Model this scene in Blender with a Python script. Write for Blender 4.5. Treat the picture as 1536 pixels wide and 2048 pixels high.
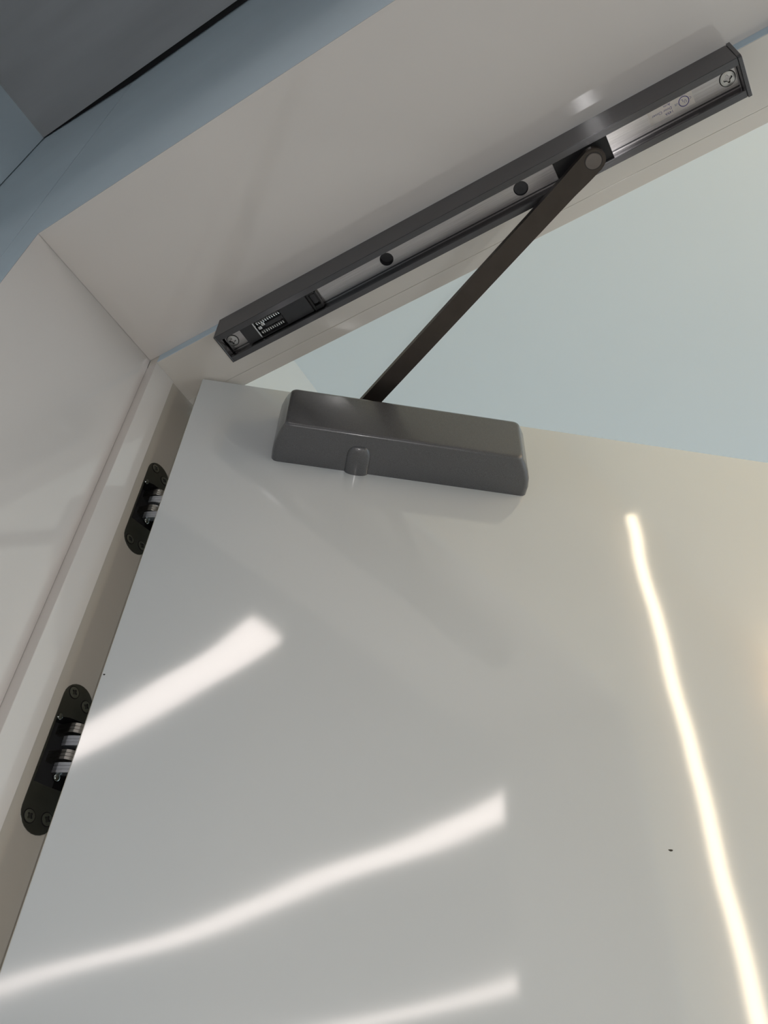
import bpy, bmesh, math
from math import sin, cos, pi, radians
from mathutils import Vector, Matrix

# ---------------------------------------------------------------- scene, camera, light
for o in list(bpy.data.objects):
    bpy.data.objects.remove(o, do_unlink=True)
scene = bpy.context.scene
COL = scene.collection
HEAD = 2100.0                      # underside of the deep header lining above the floor, mm


def W(x, y, z):                    # millimetres from the lining corner -> metres
    return Vector((x, y, z + HEAD)) / 1000.0


cam_data = bpy.data.cameras.new('camera')
cam = bpy.data.objects.new('camera', cam_data)
COL.objects.link(cam)
right = Vector((0.8639541598795786, 0.5023522789172541, 0.03500567801675447))
up = Vector((0.34865091898477113, -0.6468771751227348, 0.6782274375136301))
fwd = Vector((-0.36335347296791587, 0.5737526541741413, 0.7340178100770323))
mat_cam = Matrix.Identity(4)
for r in range(3):
    mat_cam[r][0], mat_cam[r][1], mat_cam[r][2] = right[r], up[r], -fwd[r]
mat_cam.translation = W(489.093, -289.967, -766.429)
cam.matrix_world = mat_cam
cam_data.sensor_fit = 'VERTICAL'
cam_data.sensor_height = 24.0
cam_data.lens = 1693.85 / 2048.0 * 24.0
cam_data.clip_start = 0.01
scene.camera = cam

world = bpy.data.worlds.new('world')
scene.world = world
world.use_nodes = True
bg = world.node_tree.nodes['Background']
bg.inputs['Color'].default_value = (0.80, 0.93, 1.0, 1)
bg.inputs['Strength'].default_value = 1.3          # flat daylight over the open far hall

LAMP_POWER = 6.2                   # radiance of the hung linear lights
WALL_LAMP_POWER = 11.0              # radiance of the warm upright wall lamps
flash = bpy.data.lights.new('phone_flash', 'SPOT')     # the phone's own flash beside its lens
flash.energy = 3.5
flash.color = (1.0, 0.98, 0.96)
flash.spot_size = radians(110)
flash.spot_blend = 0.6
flash.shadow_soft_size = 0.004
flash_ob = bpy.data.objects.new('phone_flash', flash)
COL.objects.link(flash_ob)
flash_ob.matrix_world = Matrix.Translation((right * 0.016 + up * 0.004)) @ mat_cam
scene.view_settings.view_transform = 'Standard'
scene.view_settings.look = 'None'
scene.view_settings.exposure = 0.0
scene.view_settings.gamma = 1.0
scene.view_settings.use_curve_mapping = False


# ---------------------------------------------------------------- materials
def principled(name, color, rough=0.5, metal=0.0, spec=0.5):
    m = bpy.data.materials.new(name)
    m.use_nodes = True
    b = m.node_tree.nodes['Principled BSDF']
    b.inputs['Base Color'].default_value = (*color, 1)
    b.inputs['Roughness'].default_value = rough
    b.inputs['Metallic'].default_value = metal
    b.inputs['Specular IOR Level'].default_value = spec
    return m, m.node_tree, b


def noise_bump(nt, b, scale, strength, dist=0.001, stretch=(1, 1, 1), detail=2.0, prev=None):
    tc = nt.nodes.new('ShaderNodeTexCoord')
    mp = nt.nodes.new('ShaderNodeMapping')
    mp.inputs['Scale'].default_value = stretch
    nz = nt.nodes.new('ShaderNodeTexNoise')
    nz.inputs['Scale'].default_value = scale
    nz.inputs['Detail'].default_value = detail
    bp = nt.nodes.new('ShaderNodeBump')
    bp.inputs['Strength'].default_value = strength
    bp.inputs['Distance'].default_value = dist
    nt.links.new(tc.outputs['Object'], mp.inputs['Vector'])
    nt.links.new(mp.outputs['Vector'], nz.inputs['Vector'])
    nt.links.new(nz.outputs['Fac'], bp.inputs['Height'])
    if prev:
        nt.links.new(prev.outputs['Normal'], bp.inputs['Normal'])
    nt.links.new(bp.outputs['Normal'], b.inputs['Normal'])
    return bp, nz, mp


def tone_noise(nt, b, color, scale, amount, stretch=(1, 1, 1), detail=3.0):
    tc = nt.nodes.new('ShaderNodeTexCoord')
    mp = nt.nodes.new('ShaderNodeMapping')
    mp.inputs['Scale'].default_value = stretch
    nz = nt.nodes.new('ShaderNodeTexNoise')
    nz.inputs['Scale'].default_value = scale
    nz.inputs['Detail'].default_value = detail
    rp = nt.nodes.new('ShaderNodeValToRGB')
    lo = tuple(c * (1 - amount) for c in color)
    hi = tuple(min(1, c * (1 + amount)) for c in color)
    rp.color_ramp.elements[0].position = 0.3
    rp.color_ramp.elements[1].position = 0.7
    rp.color_ramp.elements[0].color = (*lo, 1)
    rp.color_ramp.elements[1].color = (*hi, 1)
    nt.links.new(tc.outputs['Object'], mp.inputs['Vector'])
    nt.links.new(mp.outputs['Vector'], nz.inputs['Vector'])
    nt.links.new(nz.outputs['Fac'], rp.inputs['Fac'])
    nt.links.new(rp.outputs['Color'], b.inputs['Base Color'])


def laminate(name, color, rough, wave, stretch=(1, 1, 1)):
    m, nt, b = principled(name, color, rough)
    b.inputs['Specular IOR Level'].default_value = 0.9
    tone_noise(nt, b, color, 3.0, 0.02)
    noise_bump(nt, b, wave[0], wave[1], wave[2], stretch=stretch, detail=0.5)
    return m


M = {}
def scuffs(m):
    # fine upright wipe marks in loose patches that only roughen the gloss
    nt = m.node_tree
    b = nt.nodes['Principled BSDF']
    base = b.inputs['Roughness'].default_value
    tc = nt.nodes.new('ShaderNodeTexCoord')
    outs = []
    for scale, st in ((1.0, (420, 1, 9)), (5.0, (1, 1, 0.8))):
        mp = nt.nodes.new('ShaderNodeMapping')
        mp.inputs['Scale'].default_value = st
        mp.inputs['Rotation'].default_value = (0, 0.12, 0)
        nz = nt.nodes.new('ShaderNodeTexNoise')
        nz.inputs['Scale'].default_value = scale
        rp = nt.nodes.new('ShaderNodeMapRange')
        rp.inputs['From Min'].default_value = 0.56
        rp.inputs['From Max'].default_value = 0.72
        nt.links.new(tc.outputs['Object'], mp.inputs['Vector'])
        nt.links.new(mp.outputs['Vector'], nz.inputs['Vector'])
        nt.links.new(nz.outputs['Fac'], rp.inputs['Value'])
        outs.append(rp)
    mu = nt.nodes.new('ShaderNodeMath')
    mu.operation = 'MULTIPLY'
    nt.links.new(outs[0].outputs['Result'], mu.inputs[0])
    nt.links.new(outs[1].outputs['Result'], mu.inputs[1])
    ma = nt.nodes.new('ShaderNodeMath')
    ma.operation = 'MULTIPLY_ADD'
    ma.inputs[1].default_value = 0.10
    ma.inputs[2].default_value = base
    nt.links.new(mu.outputs[0], ma.inputs[0])
    nt.links.new(ma.outputs[0], b.inputs['Roughness'])


M['door'] = laminate('door_laminate', (0.63, 0.665, 0.68), 0.07, (7.5, 1.0, 0.0016), (0.3, 1, 1))
M['door'].node_tree.nodes['Principled BSDF'].inputs['IOR'].default_value = 1.62
scuffs(M['door'])
M['lining'] = laminate('lining_laminate', (0.77, 0.735, 0.70), 0.06, (3.0, 0.25, 0.0006))
M['frame'] = laminate('frame_laminate', (0.73, 0.70, 0.65), 0.12, (3.0, 0.2, 0.0004))
M['jamb'] = laminate('jamb_laminate_shaded', (0.72, 0.69, 0.66), 0.07, (3.0, 0.25, 0.0006))  # same laminate as the lining, toned down: jamb shade put into the colour
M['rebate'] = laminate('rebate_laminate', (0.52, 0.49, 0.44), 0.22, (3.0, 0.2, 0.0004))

m, nt, b = principled('wall_paint', (0.72, 0.85, 0.93), 0.55, spec=0.3)
tone_noise(nt, b, (0.72, 0.85, 0.93), 6.0, 0.03)
noise_bump(nt, b, 600, 0.15, 0.0004)
M['wall'] = m
m, nt, b = principled('pale_paint', (0.72, 0.79, 0.83), 0.7, spec=0.3)
tone_noise(nt, b, (0.72, 0.79, 0.83), 1.2, 0.02)
M['pale'] = m
m, nt, b = principled('warm_wall_paint', (0.86, 0.74, 0.57), 0.7, spec=0.3)
tone_noise(nt, b, (0.86, 0.74, 0.57), 1.2, 0.02)
M['warm_wall'] = m
m, nt, b = principled('side_paint', (0.66, 0.69, 0.69), 0.7, spec=0.3)
tone_noise(nt, b, (0.66, 0.69, 0.69), 1.2, 0.02)
M['pale_side'] = m
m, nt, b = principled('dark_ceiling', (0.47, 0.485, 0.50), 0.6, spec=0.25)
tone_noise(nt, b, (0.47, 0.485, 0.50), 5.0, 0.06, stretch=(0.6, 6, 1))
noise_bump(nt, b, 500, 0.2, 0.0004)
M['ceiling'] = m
m, nt, b = principled('shadow_gap', (0.02, 0.02, 0.022), 0.7)
tone_noise(nt, b, (0.02, 0.02, 0.022), 20, 0.2)
M['gap'] = m
m, nt, b = principled('floor_screed', (0.86, 0.80, 0.765), 0.16)
tone_noise(nt, b, (0.86, 0.80, 0.765), 2.0, 0.08)
M['floor'] = m


def brushed(name, color, rough, stretch=(4, 260, 260), bump=0.18, metal=1.0, tone=0.07, aniso=0.0):
    m, nt, b = principled(name, color, rough, metal)
    if aniso:
        tg = nt.nodes.new('ShaderNodeTangent')
        tg.direction_type = 'RADIAL'
        tg.axis = 'X'
        b.inputs['Anisotropic'].default_value = aniso
        nt.links.new(tg.outputs['Tangent'], b.inputs['Tangent'])
    tone_noise(nt, b, color, 6.0, tone, stretch=stretch, detail=4)
    noise_bump(nt, b, 6.0, bump, 0.0004, stretch=stretch, detail=3)
    return m


M['rail'] = brushed('anodised_rail', (0.135, 0.135, 0.142), 0.23, aniso=1.0)
M['floor_strip'] = brushed('bright_rail_bed', (0.62, 0.60, 0.60), 0.27, tone=0.12, aniso=1.0)
M['arm'] = brushed('arm_metal', (0.078, 0.066, 0.058), 0.36, stretch=(10, 10, 10), bump=0.05, metal=0.8)
M['arm_edge'] = brushed('pin_metal', (0.20, 0.18, 0.17), 0.36, stretch=(20, 20, 20), bump=0.1)
m, nt, b = principled('cover_paint', (0.12, 0.122, 0.128), 0.27, 0.45)
bp, nz, mp = noise_bump(nt, b, 2200, 0.5, 0.0003, detail=1.0)
tone_noise(nt, b, (0.12, 0.122, 0.128), 1800, 0.22)
b.inputs['Coat Weight'].default_value = 0.5
b.inputs['Coat Roughness'].default_value = 0.14
M['cover'] = m
m, nt, b = principled('label_film', (0.62, 0.59, 0.575), 0.36, 0.8)
tone_noise(nt, b, (0.64, 0.60, 0.58), 200, 0.05)
M['label'] = m
m, nt, b = principled('black_plastic_and_recess', (0.008, 0.008, 0.009), 0.4)
noise_bump(nt, b, 900, 0.1, 0.0002)
M['black'] = m
m, nt, b = principled('dark_module', (0.045, 0.046, 0.05), 0.5, 0.3)
tone_noise(nt, b, (0.045, 0.046, 0.05), 60, 0.12)
M['module'] = m
M['screw'] = brushed('screw_zinc', (0.62, 0.62, 0.61), 0.28, stretch=(30, 30, 30), bump=0.05)
M['hinge_screw'] = brushed('hinge_screw_steel', (0.30, 0.33, 0.32), 0.20, stretch=(30, 30, 30), bump=0.05)
M['spring'] = brushed('spring_steel', (0.75, 0.78, 0.78), 0.22, stretch=(30, 30, 30), bump=0.0)
M['hinge'] = brushed('hinge_plate_metal', (0.16, 0.172, 0.166), 0.28, stretch=(12, 12, 12), bump=0.06)
M['link'] = brushed('link_steel', (0.36, 0.355, 0.33), 0.34, stretch=(40, 40, 40), bump=0.06)
M['link_blue'] = brushed('zinc_link_steel', (0.72, 0.76, 0.82), 0.36, stretch=(40, 40, 40), bump=0.06)
m, nt, b = principled('navy_ink', (0.03, 0.03, 0.20), 0.6)
tone_noise(nt, b, (0.03, 0.03, 0.20), 300, 0.25)
M['ink'] = m
m, nt, b = principled('blue_reflection_tint', (0.58, 0.74, 0.86), 0.3)
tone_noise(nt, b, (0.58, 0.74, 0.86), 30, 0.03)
M['blue_reflection'] = m
m, nt, b = principled('edge_band', (0.50, 0.46, 0.37), 0.35)
tone_noise(nt, b, (0.50, 0.46, 0.37), 40, 0.05)
M['edge'] = m
m, nt, b = principled('lamp_housing', (0.72, 0.72, 0.70), 0.45)
tone_noise(nt, b, (0.72, 0.72, 0.70), 10, 0.02)
M['housing'] = m


def glow(name, color, power):
    m = bpy.data.materials.new(name)
    m.use_nodes = True
    nt = m.node_tree
    nt.nodes.clear()
    e = nt.nodes.new('ShaderNodeEmission')
    e.inputs['Color'].default_value = (*color, 1)
    e.inputs['Strength'].default_value = power
    out = nt.nodes.new('ShaderNodeOutputMaterial')
    nt.links.new(e.outputs['Emission'], out.inputs['Surface'])
    return m


M['lamp'] = glow('batten_diffuser', (1.0, 0.90, 0.85), LAMP_POWER)
M['lamp_warm'] = glow('wall_lamp_diffuser', (1.0, 0.83, 0.60), WALL_LAMP_POWER)


M['amber_fill'] = glow('amber_fill_glow', (1.0, 0.66, 0.34), 15.0)


# ---------------------------------------------------------------- mesh helpers (all in mm)
def new_bm():
    return bmesh.new()


def add_box(bm, x0, x1, y0, y1, z0, z1, bevel=0.0, seg=2):
    co = [(x, y, z) for x in (x0, x1) for y in (y0, y1) for z in (z0, z1)]
    v = [bm.verts.new(c) for c in co]
    fs = [(0, 1, 3, 2), (4, 6, 7, 5), (0, 4, 5, 1), (2, 3, 7, 6), (0, 2, 6, 4), (1, 5, 7, 3)]
    faces = [bm.faces.new([v[i] for i in f]) for f in fs]
    if bevel > 0:
        es = list({e for f in faces for e in f.edges})
        bmesh.ops.bevel(bm, geom=es, offset=bevel, segments=seg, profile=0.5, affect='EDGES')
    return v


def add_prism(bm, pts, axis, a0, a1):
    """extrude a closed 2D outline along an axis ('x': pts are (y,z); 'y': (x,z); 'z': (x,y))"""
    def mk(p, a):
        return {'x': (a, p[0], p[1]), 'y': (p[0], a, p[1]), 'z': (p[0], p[1], a)}[axis]
    A = [bm.verts.new(mk(p, a0)) for p in pts]
    B = [bm.verts.new(mk(p, a1)) for p in pts]
    n = len(pts)
    fs = [bm.faces.new(A), bm.faces.new(B[::-1])]
    for i in range(n):
        j = (i + 1) % n
        fs.append(bm.faces.new((A[i], B[i], B[j], A[j])))
    return fs


def circle(r, n, cx=0.0, cy=0.0, ph=0.0):
    return [(cx + r * cos(2 * pi * i / n + ph), cy + r * sin(2 * pi * i / n + ph)) for i in range(n)]


def add_cyl(bm, cx, cy, z0, z1, r, n=24):
    return add_prism(bm, circle(r, n, cx, cy), 'z', z0, z1)


def add_tube(bm, path, r, n=8):
    rings = []
    for i, p in enumerate(path):
        p = Vector(p)
        a = Vector(path[max(i - 1, 0)])
        c = Vector(path[min(i + 1, len(path) - 1)])
        t = (c - a).normalized()
        u = t.cross(Vector((0.31, 0.2, 0.93))).normalized()
        w = t.cross(u)
        rings.append([bm.verts.new(p + u * r * cos(2 * pi * k / n) + w * r * sin(2 * pi * k / n)) for k in range(n)])
    for a, c in zip(rings, rings[1:]):
        for k in range(n):
            bm.faces.new((a[k], a[(k + 1) % n], c[(k + 1) % n], c[k]))
    bm.faces.new(rings[0][::-1])
    bm.faces.new(rings[-1])


def obj(name, bm, mat, parent=None, origin=None, smooth=False, matrix=None, to_world=True):
    """link bm as ONE mesh object.  Coordinates in mm; top-level ones relative to the lining corner."""
    bmesh.ops.recalc_face_normals(bm, faces=bm.faces[:])
    if matrix is not None:
        bm.transform(matrix)
    og = Vector(origin) if origin is not None else Vector((0, 0, 0))
    for v in bm.verts:
        v.co = (v.co - og) / 1000.0
    me = bpy.data.meshes.new(name)
    bm.to_mesh(me)
    bm.free()
    mats = mat if isinstance(mat, (list, tuple)) else [mat]
    for k in mats:
        me.materials.append(k)
    if smooth:
        me.shade_smooth()
        me.set_sharp_from_angle(angle=radians(38))
    o = bpy.data.objects.new(name, me)
    COL.objects.link(o)
    if parent is not None:
        o.parent = parent
        o.location = og / 1000.0
    else:
        o.location = W(*og)
    return o


def structure(name, bm, mat, origin=(0, 0, 0), label=None, smooth=False):
    o = obj(name, bm, mat, origin=origin, smooth=smooth)
    o['kind'] = 'structure'
    return o


def thing(name, label, cat, at, rotz=0.0, group=None):
    o = bpy.data.objects.new(name, None)
    o.empty_display_size = 0.02
    COL.objects.link(o)
    o.location = W(*at)
    o.rotation_euler = (0, 0, rotz)
    o['label'] = label
    o['category'] = cat
    if group:
        o['group'] = group
    return o


def copy_part(src, parent, loc=None):
    c = src.copy()
    COL.objects.link(c)
    c.parent = parent
    if loc is not None:
        c.location = loc
    return c


# measured layout, mm from the inner corner of the deep linings
D = 162.8            # depth of the wide cream lining in front of the frame
S = 13.0             # projection of the frame past the lining
YF = 68.2            # back face of the frame
YG = 54.3            # fine joint in the head frame
YJ = 27.4            # front edge of the hinge rebate on the jamb
RIGHT = 841.0        # clear width between the deep linings
CEIL = 637.0         # dark ceiling above the header soffit
FCEIL = 600.0        # far hall ceiling
FLOOR = -HEAD
ANG = 0.6815737552
DOOR = (44.65, 38.32, -16.0)     # hinge-side top corner of the door's near face
XJ = S - 1.6                     # rebated jamb face

# ---------------------------------------------------------------- setting: walls, ceilings, floor
seam = lambda z: -56 - 38.0 * max(0, (z - 7)) / 633.0
TOPW = CEIL + 60
bm = new_bm()                                                # the dividing wall, seen as the blue face
for xa, xb, za in ((RIGHT + 1.5, 4500, FLOOR), (-1.5, RIGHT + 1.5, 1.5)):
    add_box(bm, xa, xb, -D, YF - 1, za, TOPW)
add_prism(bm, [(-1.5, FLOOR), (-1.5, TOPW), (seam(TOPW) + 0.7, TOPW), (-55.3, 7), (-55.3, FLOOR)], 'y', -D, -D + 40)
structure('wall_front', bm, M['wall'])
bm = new_bm()                                                # narrow wall panel left of the seam
add_prism(bm, [(-56.7, FLOOR), (-56.7, 7), (seam(TOPW) - 0.7, TOPW), (-330, TOPW), (-330, FLOOR)], 'y', -D, -D + 40)
for v in bm.verts:
    if v.co.x < -300:
        v.co.y -= 9
structure('wall_corner', bm, M['wall'])
bm = new_bm()                                                # dark core behind the open seam
add_box(bm, -330, -1.5, -D + 41, YF - 1, FLOOR, TOPW)
structure('wall_core', bm, M['gap'])

bm = new_bm()                                                # return wall left of the viewer
v = add_box(bm, -420, -250, -6000, -D - 8.6, FLOOR, CEIL + 80)
for k in v:
    if k.co.x > -300 and k.co.z > 0:
        k.co.x = -278
structure('wall_left', bm, M['wall'])

bm = new_bm()
add_box(bm, -420, 4500, -6000, -D - 9, CEIL, CEIL + 60)
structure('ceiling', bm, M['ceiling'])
bm = new_bm()
add_box(bm, -420, 4500, -D - 9, -D - 0.1, CEIL + 14, CEIL + 60)
structure('trim_1', bm, M['gap'])

bm = new_bm()
add_box(bm, -420, 4600, -6100, 4200, FLOOR - 100, FLOOR)
structure('floor', bm, M['floor'])
bm = new_bm()
add_box(bm, 4500, 4600, -6000, YF, FLOOR, CEIL + 60)
structure('wall_right', bm, M['wall'])
bm = new_bm()
add_box(bm, -420, 4600, -6100, -6000, FLOOR, CEIL + 60)
structure('wall_back', bm, M['wall'])

bm = new_bm()                                                # far hall ceiling and its left wall
add_box(bm, -141, 4200, YF - 0.5, 4200, FCEIL, FCEIL + 100)
structure('ceiling_far', bm, M['pale'])
bm = new_bm()
add_box(bm, -240, -141.1, YF - 0.5, 4200, FLOOR, FCEIL + 100)
structure('wall_far_left', bm, M['pale_side'])
bm = new_bm()                                                # pale skin of the dividing wall in the hall
add_box(bm, RIGHT + 1, 4200, YF - 0.9, YF + 1.0, FLOOR, FCEIL)
add_box(bm, -20, RIGHT + 1, YF - 0.9, YF - 0.1, 1.0, FCEIL)
structure('wall_far_front', bm, M['warm_wall'])

# deep cream linings
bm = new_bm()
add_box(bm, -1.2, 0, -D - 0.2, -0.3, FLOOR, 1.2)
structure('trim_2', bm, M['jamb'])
bm = new_bm()
add_box(bm, 0.35, RIGHT - 0.3, -D - 0.2, -0.3, 0, 1.2)
structure('trim_3', bm, M['lining'])
bm = new_bm()
add_box(bm, RIGHT, RIGHT + 1.2, -D - 0.2, -0.3, FLOOR, 1.2)
structure('trim_4', bm, M['lining'])

# frame: head (front part, fine joint, back strip), hinge jamb with rebate, strike jamb
bm = new_bm()
add_box(bm, 0, RIGHT, 0, YG - 0.12, -S, 1.2, 0.5)
structure('trim_5', bm, M['frame'])
bm = new_bm()
add_box(bm, 0, RIGHT, YG + 0.12, YF, -S + 0.3, 1.2, 0.4)
structure('trim_6', bm, M['frame'])
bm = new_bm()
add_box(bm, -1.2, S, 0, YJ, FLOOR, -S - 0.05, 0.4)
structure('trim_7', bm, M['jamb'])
HY0, HY1, HL = 36.2, 64.8, 116.5
HINGES = (-189.1, -450.5)
bm = new_bm()                                                # hinge rebate, mortised for the two hinges
rect = [(YJ + 0.2, FLOOR), (YF, FLOOR), (YF, -S - 0.05), (YJ + 0.2, -S - 0.05)]
loops = [rect] + [[(HY0 + 1.4, z - 30), (HY1 - 1.2, z - 30), (HY1 - 1.2, z + 34), (HY0 + 1.4, z + 34)] for z in HINGES]
ed, vl = [], []
for lp in loops:
    vs = [bm.verts.new((XJ, y, z)) for y, z in lp]
    vl.append(vs)
    ed += [bm.edges.new((vs[i], vs[(i + 1) % 4])) for i in range(4)]
bmesh.ops.triangle_fill(bm, use_beauty=True, edges=ed)
for vs in vl[1:]:
    for f in [f for f in bm.faces if all(v in vs for v in f.verts)]:
        bm.faces.remove(f)
for vs in vl:
    deep = [bm.verts.new((XJ - 24, v.co.y, v.co.z)) for v in vs]
    for i in range(4):
        bm.faces.new((vs[i], vs[(i + 1) % 4], deep[(i + 1) % 4], deep[i]))
    bm.faces.new(deep)
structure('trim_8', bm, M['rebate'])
bm = new_bm()
add_box(bm, RIGHT - S, RIGHT, 0, YF, FLOOR, -S - 0.05, 0.4)
structure('trim_9', bm, M['frame'])

bm = new_bm()                                                # added strip, blue reflection on the head step put into its colour
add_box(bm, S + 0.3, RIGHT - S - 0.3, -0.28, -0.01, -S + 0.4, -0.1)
structure('added_reflection_strip', bm, M['blue_reflection'])

# ---------------------------------------------------------------- door leaf, swung into the far hall
door = bpy.data.objects.new('door_1', None)
COL.objects.link(door)
door.location = W(*DOOR)
door.rotation_euler = (0, 0, ANG)
door['kind'] = 'structure'
bm = new_bm()
add_box(bm, 0, 808, 0.0, 44, -2076, 0, 0.35, 1)
obj('leaf', bm, M['door'], door)
bm = new_bm()
add_box(bm, -0.5, 0, 1.2, 43, -2070, -0.8)
obj('edge_band', bm, M['edge'], door)
bm = new_bm()
fl = [(-1.6, 0.3), (-0.4, -0.7), (1.0, -0.5), (1.7, 0.5), (0.4, 0.8), (-0.9, 0.6)]
add_prism(bm, [(413.2 + x * 1.1, -471.6 + z) for x, z in fl], 'y', -0.25, 0.0)
obj('speck', bm, M['black'], door)
bm = new_bm()
add_prism(bm, [(1.6 + x * 0.5, -383.8 + z * 0.8) for x, z in fl], 'y', -0.25, 0.0)
obj('chip', bm, M['black'], door)


# ---------------------------------------------------------------- screws
def cross_screw(r, depth=1.6, turn=0.4, arm=0.62, wd=0.17):
    """head in the xy plane, visible face looking to -z at z=0, domed slightly, with a cross recess"""
    bm = new_bm()
    n = 28
    outer = [bm.verts.new((x, y, 0)) for x, y in circle(r, n)]
    a, w = r * arm, r * wd
    cr = []
    for k in range(4):
        t = turn + k * pi / 2
        for (p, q) in ((a, -w * 0.7), (a, w * 0.7), (w * 1.5, w * 1.5)):
            cr.append((p * cos(t) - q * sin(t), p * sin(t) + q * cos(t)))
    inner = [bm.verts.new((x, y, -0.25)) for x, y in cr]
    eo = [bm.edges.new((outer[i], outer[(i + 1) % n])) for i in range(n)]
    ei = [bm.edges.new((inner[i], inner[(i + 1) % 12])) for i in range(12)]
    bmesh.ops.triangle_fill(bm, use_beauty=True, edges=eo + ei)
    for f in [f for f in bm.faces if all(v in inner for v in f.verts)]:
        bm.faces.remove(f)
    low = [bm.verts.new((x * 0.72, y * 0.72, depth * 0.8)) for x, y in cr]
    for i in range(12):
        j = (i + 1) % 12
        f = bm.faces.new((inner[i], inner[j], low[j], low[i]))
        f.material_index = 1  # cross recess coloured black, its shade put into the colour
    f = bm.faces.new(low)
    f.material_index = 1
    skirt = [bm.verts.new((x, y, depth)) for x, y in circle(r * 0.9, n)]
    for i in range(n):
        j = (i + 1) % n
        bm.faces.new((outer[i], outer[j], skirt[j], skirt[i]))
    bm.faces.new(skirt)
    return bm


def ring(r0, r1, z0, z1, n=28):
    bm = new_bm()
    P = [[bm.verts.new((x, y, z)) for x, y in circle(r, n)] for r, z in ((r0, z0), (r1, z0), (r1, z1), (r0, z1))]
    for a in range(4):
        b2 = (a + 1) % 4
        for i in range(n):
            j = (i + 1) % n
            bm.faces.new((P[a][i], P[a][j], P[b2][j], P[b2][i]))
    return bm


# ---------------------------------------------------------------- slide track under the head frame
TX0, TX1 = 102.4, 610.4
TY0, TY1 = -8.2, 24.2
ZT, ZB = -S, -47.5
track = thing('slide_track', 'long brushed grey metal slide track fixed under the cream head frame', 'door closer track', (TX0, 8, ZT))
TO = Vector((TX0, 8, ZT))


def tpart(name, bm, mat, smooth=False, parent=None, origin=None):
    """bm given in lining coordinates (mm)"""
    for v in bm.verts:
        v.co -= TO
    p = parent if parent is not None else track
    o = obj(name, bm, mat, None, smooth=smooth)
    o.parent = p
    o.location = (0, 0, 0)
    return o


bm = new_bm()
prof = [(TY0, ZT), (TY1, ZT), (TY1, ZB), (18.3, ZB), (18.3, -44.3), (19.4, -44.3), (19.4, -28), (-3.4, -28),
        (-3.4, -44.3), (-2.2, -44.3), (-2.2, ZB), (TY0, ZB)]
add_prism(bm, prof, 'x', TX0 + 1.8, TX1 - 2.6)
bmesh.ops.bevel(bm, geom=[e for e in bm.edges if abs(e.verts[0].co.x - e.verts[1].co.x) > 100], offset=0.35, segments=2, affect='EDGES')
tpart('rail', bm, M['rail'])

ZF = -36.0                                                   # bright bed of the channel, pierced by holes
bm = new_bm()
holes = [(422.9, 8.2), (288.9, 8.2)]
rect = [(TX0 + 3, -3.3), (TX1 - 3, -3.3), (TX1 - 3, 19.3), (TX0 + 3, 19.3)]
ro = [bm.verts.new((x, y, ZF)) for x, y in rect]
ed = [bm.edges.new((ro[i], ro[(i + 1) % 4])) for i in range(4)]
rims = []
for hx, hy in holes:
    rv = [bm.verts.new((x, y, ZF)) for x, y in circle(6.4, 32, hx, hy)]
    ed += [bm.edges.new((rv[i], rv[(i + 1) % 32])) for i in range(32)]
    rims.append(rv)
bmesh.ops.triangle_fill(bm, use_beauty=True, edges=ed)
for rv in rims:
    s = set(rv)
    for f in [f for f in bm.faces if all(v in s for v in f.verts)]:
        bm.faces.remove(f)
    up_ = [bm.verts.new((v.co.x, v.co.y, ZF + 7.6)) for v in rv]
    for i in range(32):
        j = (i + 1) % 32
        f = bm.faces.new((rv[i], rv[j], up_[j], up_[i]))
        f.material_index = 1
    f = bm.faces.new(up_)
    f.material_index = 1
tpart('channel_bed', bm, [M['floor_strip'], M['module']])
bm = new_bm()                                                # the right-hand hole holds a screw head deep inside
add_cyl(bm, 422.9, 8.2, ZF + 1.2, ZF + 5, 5.8, 28)
tpart('hole_plug', bm, M['module'])
for yy in (-1.4, 17.2):                                      # fine rolled beads along the bed
    bm = new_bm()
    add_box(bm, TX0 + 4, TX1 - 4, yy - 0.5, yy + 0.5, ZF - 0.7, ZF - 0.02, 0.2, 1)
    tpart('bead', bm, M['rail'])

bm = new_bm()
add_box(bm, TX0, TX0 + 1.6, TY0, TY1, ZB, ZT - 0.1, 0.3, 1)
tpart('end_cap', bm, M['rail'])
bm = new_bm()
prof = [(TY0 - 0.9, ZT - 0.2), (TY1 + 0.6, ZT - 0.2), (TY1 + 0.6, ZB - 0.4), (TY0 + 1.0, ZB - 0.4), (TY0 - 0.5, ZB + 2.4)]
add_prism(bm, prof, 'x', TX1 - 2.1, TX1 + 0.9)
bmesh.ops.bevel(bm, geom=bm.edges[:], offset=0.3, segments=1, affect='EDGES')
tpart('end_cap', bm, M['rail'])
bm = new_bm()
add_box(bm, TX1 - 2.6, TX1 - 2.1, TY0 + 0.4, TY1 - 0.4, ZB + 0.5, ZT - 0.3)
tpart('cap_gap', bm, M['black'])

for sx, sy, rot_ in ((111.9, 8.0, 0.25), (599.4, 7.6, -0.15)):
    bm = cross_screw(5.6, 2.0, rot_)
    for v in bm.verts:
        v.co += Vector((sx, sy, ZF - 1.0))
    so = tpart('screw', bm, [M['screw'], M['black']])
    bm = ring(5.6, 6.3, ZF - 0.25, ZF + 0.1)
    for v in bm.verts:
        v.co += Vector((sx, sy, 0))
    tpart('screw_rim', bm, M['black'], parent=so)

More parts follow.
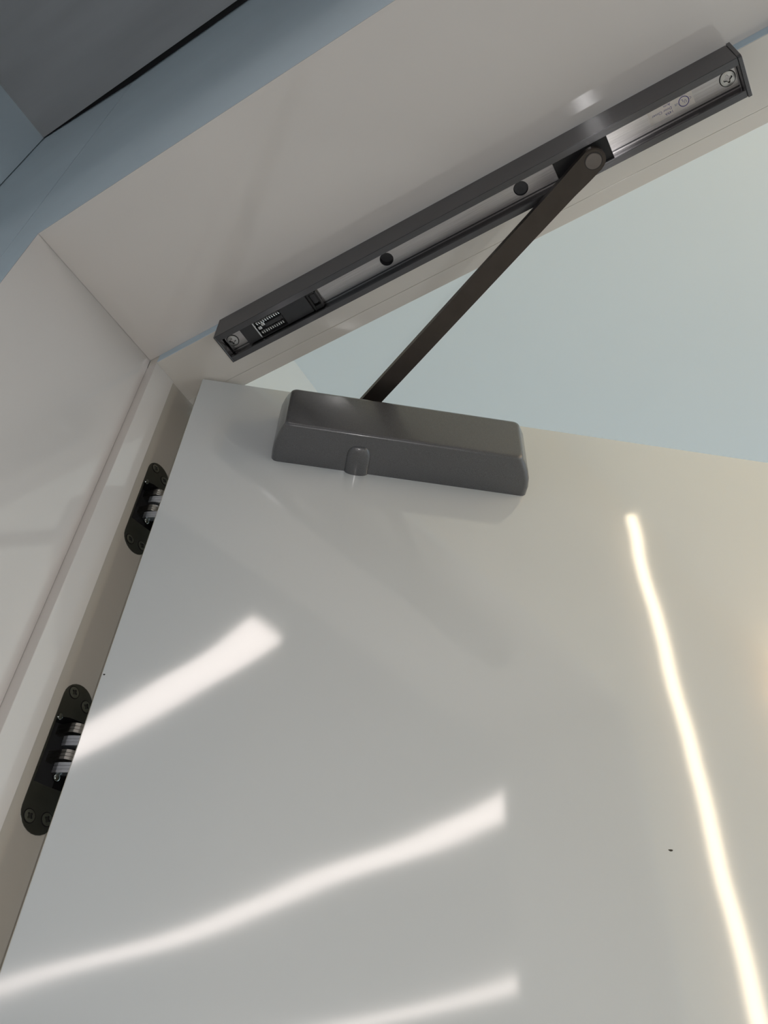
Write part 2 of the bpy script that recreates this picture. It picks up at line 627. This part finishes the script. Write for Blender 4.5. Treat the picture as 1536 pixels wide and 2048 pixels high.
# check-and-hold module in the left of the channel: frame, open window with two springs, catch
ZM = -41.5
bm = new_bm()
for (x0, x1, y0, y1) in ((127, 142, -1.8, 18.0), (173.5, 203.5, -1.8, 18.0), (142, 173.5, -1.8, -0.6), (142, 173.5, 17.4, 18.0)):
    add_box(bm, x0, x1, y0, y1, ZM, ZF - 0.1, 0.25, 1)
mod = tpart('hold_module', bm, M['module'])
bm = new_bm()
add_box(bm, 142, 173.5, -0.6, 17.4, ZF - 1.0, ZF - 0.1)
tpart('window_back', bm, M['black'], parent=mod)
bm = new_bm()
add_box(bm, 142.0, 143.3, -1.2, 17.8, ZM - 0.3, ZM + 1.6)
tpart('window_bar', bm, M['spring'], parent=mod)
for cy, x1 in ((2.7, 172.0), (13.6, 171.0)):
    bm = new_bm()
    turns = 11
    path = []
    for i in range(turns * 12 + 1):
        t = i / 12.0
        path.append((144 + (x1 - 144) * t / turns, cy + 2.35 * cos(2 * pi * t), ZM + 2.6 + 2.1 * sin(2 * pi * t)))
    add_tube(bm, path, 0.55, 6)
    tpart('spring', bm, M['spring'], smooth=True, parent=mod)
bm = new_bm()
add_box(bm, 152, 173, 6.2, 10.2, ZM + 0.8, ZF - 1.0, 0.4, 1)
tpart('centre_bar', bm, M['module'], parent=mod)
for x0, y0 in ((144.5, 7.6), (149.2, 5.4)):
    bm = new_bm()
    add_box(bm, x0, x0 + 3.6, y0 - 1.6, y0 + 2.0, ZM + 0.4, ZF - 1.0, 0.3, 1)
    tpart('spring_seat', bm, M['screw'], parent=mod)
bm = new_bm()
add_box(bm, 205.2, 207.2, -1.9, 18.2, ZM - 1.2, ZF - 0.1)
add_box(bm, 207.2, 214.5, 13.8, 18.2, ZM - 1.2, ZF - 0.1, 0.3, 1)
add_box(bm, 207.2, 213.5, -1.9, 1.4, ZM - 1.2, ZF - 0.1, 0.3, 1)
add_box(bm, 212.5, 214.5, 1.4, 13.8, ZM + 1.0, ZF - 0.1, 0.3, 1)
tpart('catch', bm, M['black'], parent=mod)
bm = new_bm()
add_cyl(bm, 209.6, 7.6, ZM + 1.6, ZF - 0.1, 5.0, 24)
tpart('catch_roller', bm, M['module'], parent=mod)

bm = new_bm()                                                # black slide shoe carrying the arm
add_box(bm, 454.6, 501.6, -2.0, 18.1, -43.6, ZF - 0.1, 0.4, 2)
tpart('slide_shoe', bm, M['black'])

# printed mark on the bed, read upside down from the door side
lab = bpy.data.objects.new('printed_mark', None)


def text_mesh(body, size):
    cu = bpy.data.curves.new('lettering', 'FONT')
    cu.body = body
    cu.size = size
    cu.extrude = 0.02
    cu.resolution_u = 2
    cu.align_x = 'LEFT'
    t = bpy.data.objects.new('lettering', cu)
    COL.objects.link(t)
    dg = bpy.context.evaluated_depsgraph_get()
    me = bpy.data.meshes.new_from_object(t.evaluated_get(dg))
    bpy.data.objects.remove(t, do_unlink=True)
    b2 = new_bm()
    b2.from_mesh(me)
    bpy.data.meshes.remove(me)
    return b2


bpy.data.objects.remove(lab)


def print_text(name, body, size, x, y, spin=0.0, sx=1.0):
    b2 = text_mesh(body, size)
    for v in b2.verts:
        px, py, pz = v.co.x * sx, v.co.y, v.co.z
        qx = px * cos(spin) - py * sin(spin)
        qy = px * sin(spin) + py * cos(spin)
        v.co = Vector((x - qx, y + qy, ZF - 0.06 + pz))
    return tpart(name, b2, M['ink'])


bm = new_bm()                                                # thin matt label under the print
add_box(bm, 536.5, 572.5, -1.0, 13.2, ZF - 0.035, ZF - 0.005)
tpart('label', bm, M['label'])
print_text('lettering', '149A', 3.1, 555.6, 9.3)
print_text('lettering', 'Door Closer', 3.1, 555.2, 6.1)
print_text('lettering', 'Arm', 3.1, 554.9, 2.7)
bm = ring(3.6, 4.2, ZF - 0.06, ZF - 0.02)
for v in bm.verts:
    v.co += Vector((564.9, 7.4, 0))
tpart('mark_ring', bm, M['ink'])
print_text('lettering', 'U', 3.6, 567.0, 6.6, sx=0.8)
print_text('lettering', 'L', 3.6, 564.6, 5.4, sx=0.9)
print_text('lettering', 'C', 2.6, 571.0, 6.2)
print_text('lettering', 'US', 2.4, 560.4, 6.2)
print_text('lettering', 'LISTED', 2.0, 568.6, 1.4)

# ---------------------------------------------------------------- door closer on the door
closer = thing('door_closer', 'grey metallic surface door closer mounted on the white door below its top edge', 'door closer',
               DOOR, ANG)


def outl(a0, a1, z0, z1, r, n, y):
    """rounded rectangle loop in the plane of the door at outward distance -y"""
    pts = []
    for (cx, cz, ph) in ((a1 - r, z1 - r, 0), (a0 + r, z1 - r, pi / 2), (a0 + r, z0 + r, pi), (a1 - r, z0 + r, 1.5 * pi)):
        for i in range(n + 1):
            t = ph + i * pi / 2 / n
            pts.append((cx + r * cos(t), y, cz + r * sin(t)))
    return pts


bm = new_bm()
loops = []
NDEPTH = 46.0
#            n     a0     a1     z0      z1    corner
sect = [(0.0, 88.0, 342.6, -117.4, -46.0, 6.0),
        (10.0, 88.3, 342.4, -117.3, -46.5, 6.0),
        (20.0, 89.6, 340.4, -117.0, -47.5, 6.0),
        (30.0, 92.4, 336.4, -116.6, -49.8, 6.0),
        (38.0, 95.4, 331.8, -116.3, -53.0, 6.0),
        (42.6, 97.6, 328.8, -116.0, -56.0, 6.0)]
for i in range(1, 8):
    th = pi / 2 * i / 7
    sh = 3.4 * (1 - cos(th))
    sect.append((42.6 + 3.4 * sin(th), 97.6 + sh * 1.2, 328.8 - sh * 1.2, -116.0 + sh, -56.0 - sh * 1.4, 6.0 - sh * 0.4))
for (n, a0, a1, z0, z1, r) in sect:
    loops.append([bm.verts.new(p) for p in outl(a0, a1, z0, z1, r, 5, -n)])
for A, Bq in zip(loops, loops[1:]):
    k = len(A)
    for i in range(k):
        j = (i + 1) % k
        bm.faces.new((A[i], A[j], Bq[j], Bq[i]))
bm.faces.new(loops[0])
bm.faces.new(loops[-1][::-1])
obj('cover', bm, M['cover'], closer, smooth=True)
# half-round boss over the pinion, swelling out of the underside
bm = new_bm()
rows = []
ac = 171.5
for i in range(9):
    n = [0.0, 8, 16, 21, 25, 28, 30.3, 31.6, 32.2][i]
    k = [1, 1, 1, .96, .86, .70, .50, .28, .05][i]
    row = []
    for j in range(15):
        t = pi * j / 14
        row.append(bm.verts.new((ac + 11.8 * (k ** 0.6) * cos(t), -n, -116.6 + 0.9 - (6.2 * k) * sin(t) ** 0.8)))
    rows.append(row)
for A, Bq in zip(rows, rows[1:]):
    for j in range(14):
        bm.faces.new((A[j], A[j + 1], Bq[j + 1], Bq[j]))
bm.faces.new(rows[0])
bm.faces.new(rows[-1][::-1])
bmesh.ops.contextual_create(bm, geom=[])
obj('pinion_boss', bm, M['cover'], closer, smooth=True)

# arm: from the spindle under the cover to the slide shoe (built in door coordinates)
ca, sa = cos(ANG), sin(ANG)


def to_local(x, y, z):
    dx, dy = x - DOOR[0], y - DOOR[1]
    return Vector((dx * ca + dy * sa, -dx * sa + dy * ca, z - DOOR[2]))


PIV = to_local(485.5, 8.2, -56.5)
SPN = Vector((172.0, -20.0, PIV.z))
ad = (PIV - SPN)
alen = math.hypot(ad.x, ad.y)
ath = math.atan2(ad.y, ad.x)
bm = new_bm()
pts = []
RH, WB = 10.2, 8.9
for i in range(17):
    t = -pi / 2 + pi * i / 16
    pts.append((alen + RH * cos(t), RH * sin(t)))
pts += [(alen - 14, RH - 0.2), (alen - 30, 9.3), (0, WB)]
for i in range(1, 12):
    t = pi / 2 + pi * i / 12
    pts.append((11 * cos(t), 11 * sin(t) if abs(sin(t)) < 0.8 else WB * (1 if sin(t) > 0 else -1)))
pts += [(0, -WB), (alen - 30, -9.3), (alen - 14, -RH + 0.2)]
add_prism(bm, pts, 'z', 0, 6.0)
bmesh.ops.bevel(bm, geom=[e for e in bm.edges if abs(e.verts[0].co.z - e.verts[1].co.z) < 1e-6], offset=0.7, segments=2, affect='EDGES')
bm.transform(Matrix.Translation(SPN) @ Matrix.Rotation(ath, 4, 'Z'))
arm = obj('arm', bm, M['arm'], closer)
bm = new_bm()
add_cyl(bm, PIV.x, PIV.y, PIV.z - 0.7, PIV.z + 13.0, 6.6, 32)
bmesh.ops.bevel(bm, geom=[e for e in bm.edges if e.verts[0].co.z < PIV.z and e.verts[1].co.z < PIV.z], offset=0.4, segments=2, affect='EDGES')
obj('pivot_pin', bm, M['arm_edge'], arm)
bm = ring(6.6, 7.3, -0.06, 0.0)
for v in bm.verts:
    v.co += PIV
obj('pin_groove', bm, M['black'], arm)
bm = new_bm()
add_cyl(bm, SPN.x, SPN.y, -50.0, SPN.z, 8.0, 24)
obj('spindle', bm, M['arm'], closer)


# ---------------------------------------------------------------- concealed hinges in the jamb
def pill(y0, y1, z0, z1, n=12):
    r = (y1 - y0) / 2
    cy = (y0 + y1) / 2
    pts = []
    for i in range(n + 1):
        t = pi * i / n
        pts.append((cy + r * cos(t), z1 - r + r * sin(t)))
    for i in range(n + 1):
        t = pi + pi * i / n
        pts.append((cy + r * cos(t), z0 + r + r * sin(t)))
    return pts


def make_hinge(label, zc):
    h = thing('concealed_hinge', label, 'hinge', (XJ, (HY0 + HY1) / 2, zc), 0, 'concealed hinges in the left jamb')
    O = Vector((XJ, (HY0 + HY1) / 2, zc))

    def hp(name, bm, mat, parent=None, smooth=False):
        for v in bm.verts:
            v.co -= O
        o = obj(name, bm, mat, None, smooth=smooth)
        o.parent = parent or h
        o.location = (0, 0, 0)
        return o
    zt, zb = zc + HL / 2, zc - HL / 2
    # plate with a slot: two end plates joined by thin rails
    bm = new_bm()
    out = pill(HY0, HY1, zb, zt)
    slot = [(HY0 + 1.6, zt - 33.2), (HY0 + 5.5, zt - 31.8), (HY0 + 12, zt - 28.6), (HY1 - 6, zt - 26.4), (HY1 - 1.4, zt - 25.8),
            (HY1 - 1.4, zb + 36.0), (HY0 + 13, zb + 33.5), (HY0 + 1.6, zb + 32.0)]
    vo = [bm.verts.new((XJ + 0.5, y, z)) for y, z in out]
    vi = [bm.verts.new((XJ + 0.5, y, z)) for y, z in slot]
    ed = [bm.edges.new((vo[i], vo[(i + 1) % len(vo)])) for i in range(len(vo))]
    ed += [bm.edges.new((vi[i], vi[(i + 1) % len(vi)])) for i in range(len(vi))]
    bmesh.ops.triangle_fill(bm, use_beauty=True, edges=ed)
    sv = set(vi)
    for f in [f for f in bm.faces if all(v in sv for v in f.verts)]:
        bm.faces.remove(f)
    deep = [bm.verts.new((XJ + 0.5 - 20.0, v.co.y, v.co.z)) for v in vi]
    for i in range(len(vi)):
        j = (i + 1) % len(vi)
        f = bm.faces.new((vi[i], vi[j], deep[j], deep[i]))
        f.material_index = 1
    f = bm.faces.new(deep)
    f.material_index = 1
    rim = [bm.verts.new((XJ + 0.02, v.co.y, v.co.z)) for v in vo]
    for i in range(len(vo)):
        j = (i + 1) % len(vo)
        bm.faces.new((vo[i], vo[j], rim[j], rim[i]))
    hp('plate', bm, [M['hinge'], M['black']])
    # four countersunk cross screws
    for sy, sz, tr in ((44.2, zt - 9.2, 0.3), (58.3, zt - 13.3, 0.1), (44.2, zb + 9.5, 0.5), (58.3, zb + 13.4, 0.2)):
        bm = cross_screw(4.3, 1.5, tr, arm=0.58)
        bm.transform(Matrix.Translation(Vector((XJ + 0.95, sy, sz))) @ Matrix.Rotation(-pi / 2, 4, 'Y'))
        s = hp('screw', bm, [M['hinge_screw'], M['black']])
        bm = ring(4.35, 5.0, -0.08, 0.0)
        bm.transform(Matrix.Translation(Vector((XJ + 0.55, sy, sz))) @ Matrix.Rotation(-pi / 2, 4, 'Y'))
        hp('screw_rim', bm, M['black'], s)

    def strip(path, w, z0, z1):
        """flat bar following a path in the xy plane with width w"""
        L, R = [], []
        for i, p in enumerate(path):
            p = Vector(p)
            a = Vector(path[max(0, i - 1)])
            c = Vector(path[min(len(path) - 1, i + 1)])
            t = (c - a).normalized()
            nrm = Vector((-t.y, t.x))
            L.append(tuple(p + nrm * w / 2))
            R.append(tuple(p - nrm * w / 2))
        bm = new_bm()
        add_prism(bm, L + R[::-1], 'z', z0, z1)
        bmesh.ops.bevel(bm, geom=bm.edges[:], offset=0.18, segments=1, affect='EDGES')
        return bm
    knee = [(-8.0, 50.4), (-4.0, 51.8), (3.4, 54.0), (9.0, 54.8), (11.6, 56.0), (13.4, 58.2), (15.4, 61.4), (18.0, 65.4)]
    flat = [(7.6, 53.6), (10.5, 54.6), (14.5, 56.6), (18.9, 58.9), (21.5, 60.6)]
    for (za, kind) in ((zt - 29.4, 'k'), (zt - 41.2, 'f'), (zt - 51.4, 'k'), (zt - 62.8, 'f')):
        for q in range(3):
            z1 = za - q * 2.75
            z0 = z1 - 2.5
            if kind == 'k':
                hp('link', strip(knee, 4.2, z0, z1), M['link'])
            else:
                o = hp('link', strip(flat, 5.0, z0, z1), M['link_blue'])
    # round pin heads: one below the last link, one in the upper slot corner
    for y, z, x in ((55.2, zt - 73.2, XJ - 0.4), (40.4, zt - 31.4, XJ - 1.0)):
        bm = new_bm()
        bmesh.ops.create_uvsphere(bm, u_segments=16, v_segments=8, radius=3.0)
        bm.transform(Matrix.Translation(Vector((x, y, z))) @ Matrix.Diagonal((0.6, 1, 1, 1)))
        hp('pin', bm, M['hinge_screw'], smooth=True)
    return h


make_hinge('upper dark metal concealed hinge in the left jamb, nearer the door closer', -189.1)
make_hinge('lower dark metal concealed hinge in the left jamb, beside the bright reflection on the door', -450.5)


# ---------------------------------------------------------------- lamps
def batten(label, x, y0, y1, z=158.0):
    t = thing('linear_light', label, 'ceiling light', (x, (y0 + y1) / 2, CEIL), 0, 'linear lights hung in the near room')
    hl = abs(y1 - y0) / 2
    zc = z - CEIL
    bm = new_bm()
    add_prism(bm, [(-40, zc + 14), (40, zc + 14), (40, zc + 26), (26, zc + 62), (-26, zc + 62), (-40, zc + 26)], 'y', -hl - 15, hl + 15)
    obj('housing', bm, M['housing'], t)
    bm = new_bm()
    add_prism(bm, [(36 * cos(a), zc + 14 + 15 * sin(a)) for a in [pi + pi * i / 10 for i in range(11)]], 'y', -hl, hl)
    obj('diffuser', bm, M['lamp'], t)
    for q in (-0.7, 0.7):
        bm = new_bm()
        add_cyl(bm, 0, q * hl, zc + 62, 0, 3, 10)
        obj('hanger', bm, M['housing'], t)
    return t


batten('hung linear light nearest the doorway, mirrored high on the left of the door', 515, -412, -2900)
batten('middle hung linear light of three, mirrored across the lower door', 1260, -412, -2900)
batten('hung linear light farthest from the doorway, mirrored at the bottom of the door', 2087, -412, -2900)
for x, where in ((515, 'left'), (1260, 'middle'), (2087, 'right')):  # rear run added out of view for more bounce light under the header
    batten('unseen fill light added deep in the near room, %s of the rear three' % where, x, -3300, -5800)

def wall_light(label, x, z0, z1, mat, r=12):
    t = thing('wall_light', label, 'wall light', (x, YF + 1, (z0 + z1) / 2), 0, 'upright wall lights in the far hall')
    h = (z1 - z0) / 2
    bm = new_bm()
    add_box(bm, -r - 7, r + 7, 0, 8, -h - 15, h + 15, 1.5)
    obj('housing', bm, M['housing'], t)
    bm = new_bm()
    add_prism(bm, [(r * cos(a), 8 + (r + 4) * sin(a)) for a in [pi * i / 10 for i in range(11)]], 'z', -h, h)
    obj('diffuser', bm, M[mat], t)


wall_light('tall warm upright wall light, mirrored as the long streak at the right', 1015, -540, 515, 'lamp_warm')
wall_light('added amber fill light, unseen further along the far hall, warming the right of the door', 1750, -300, 520, 'amber_fill', 60)  # added out of view only to tint the door warm
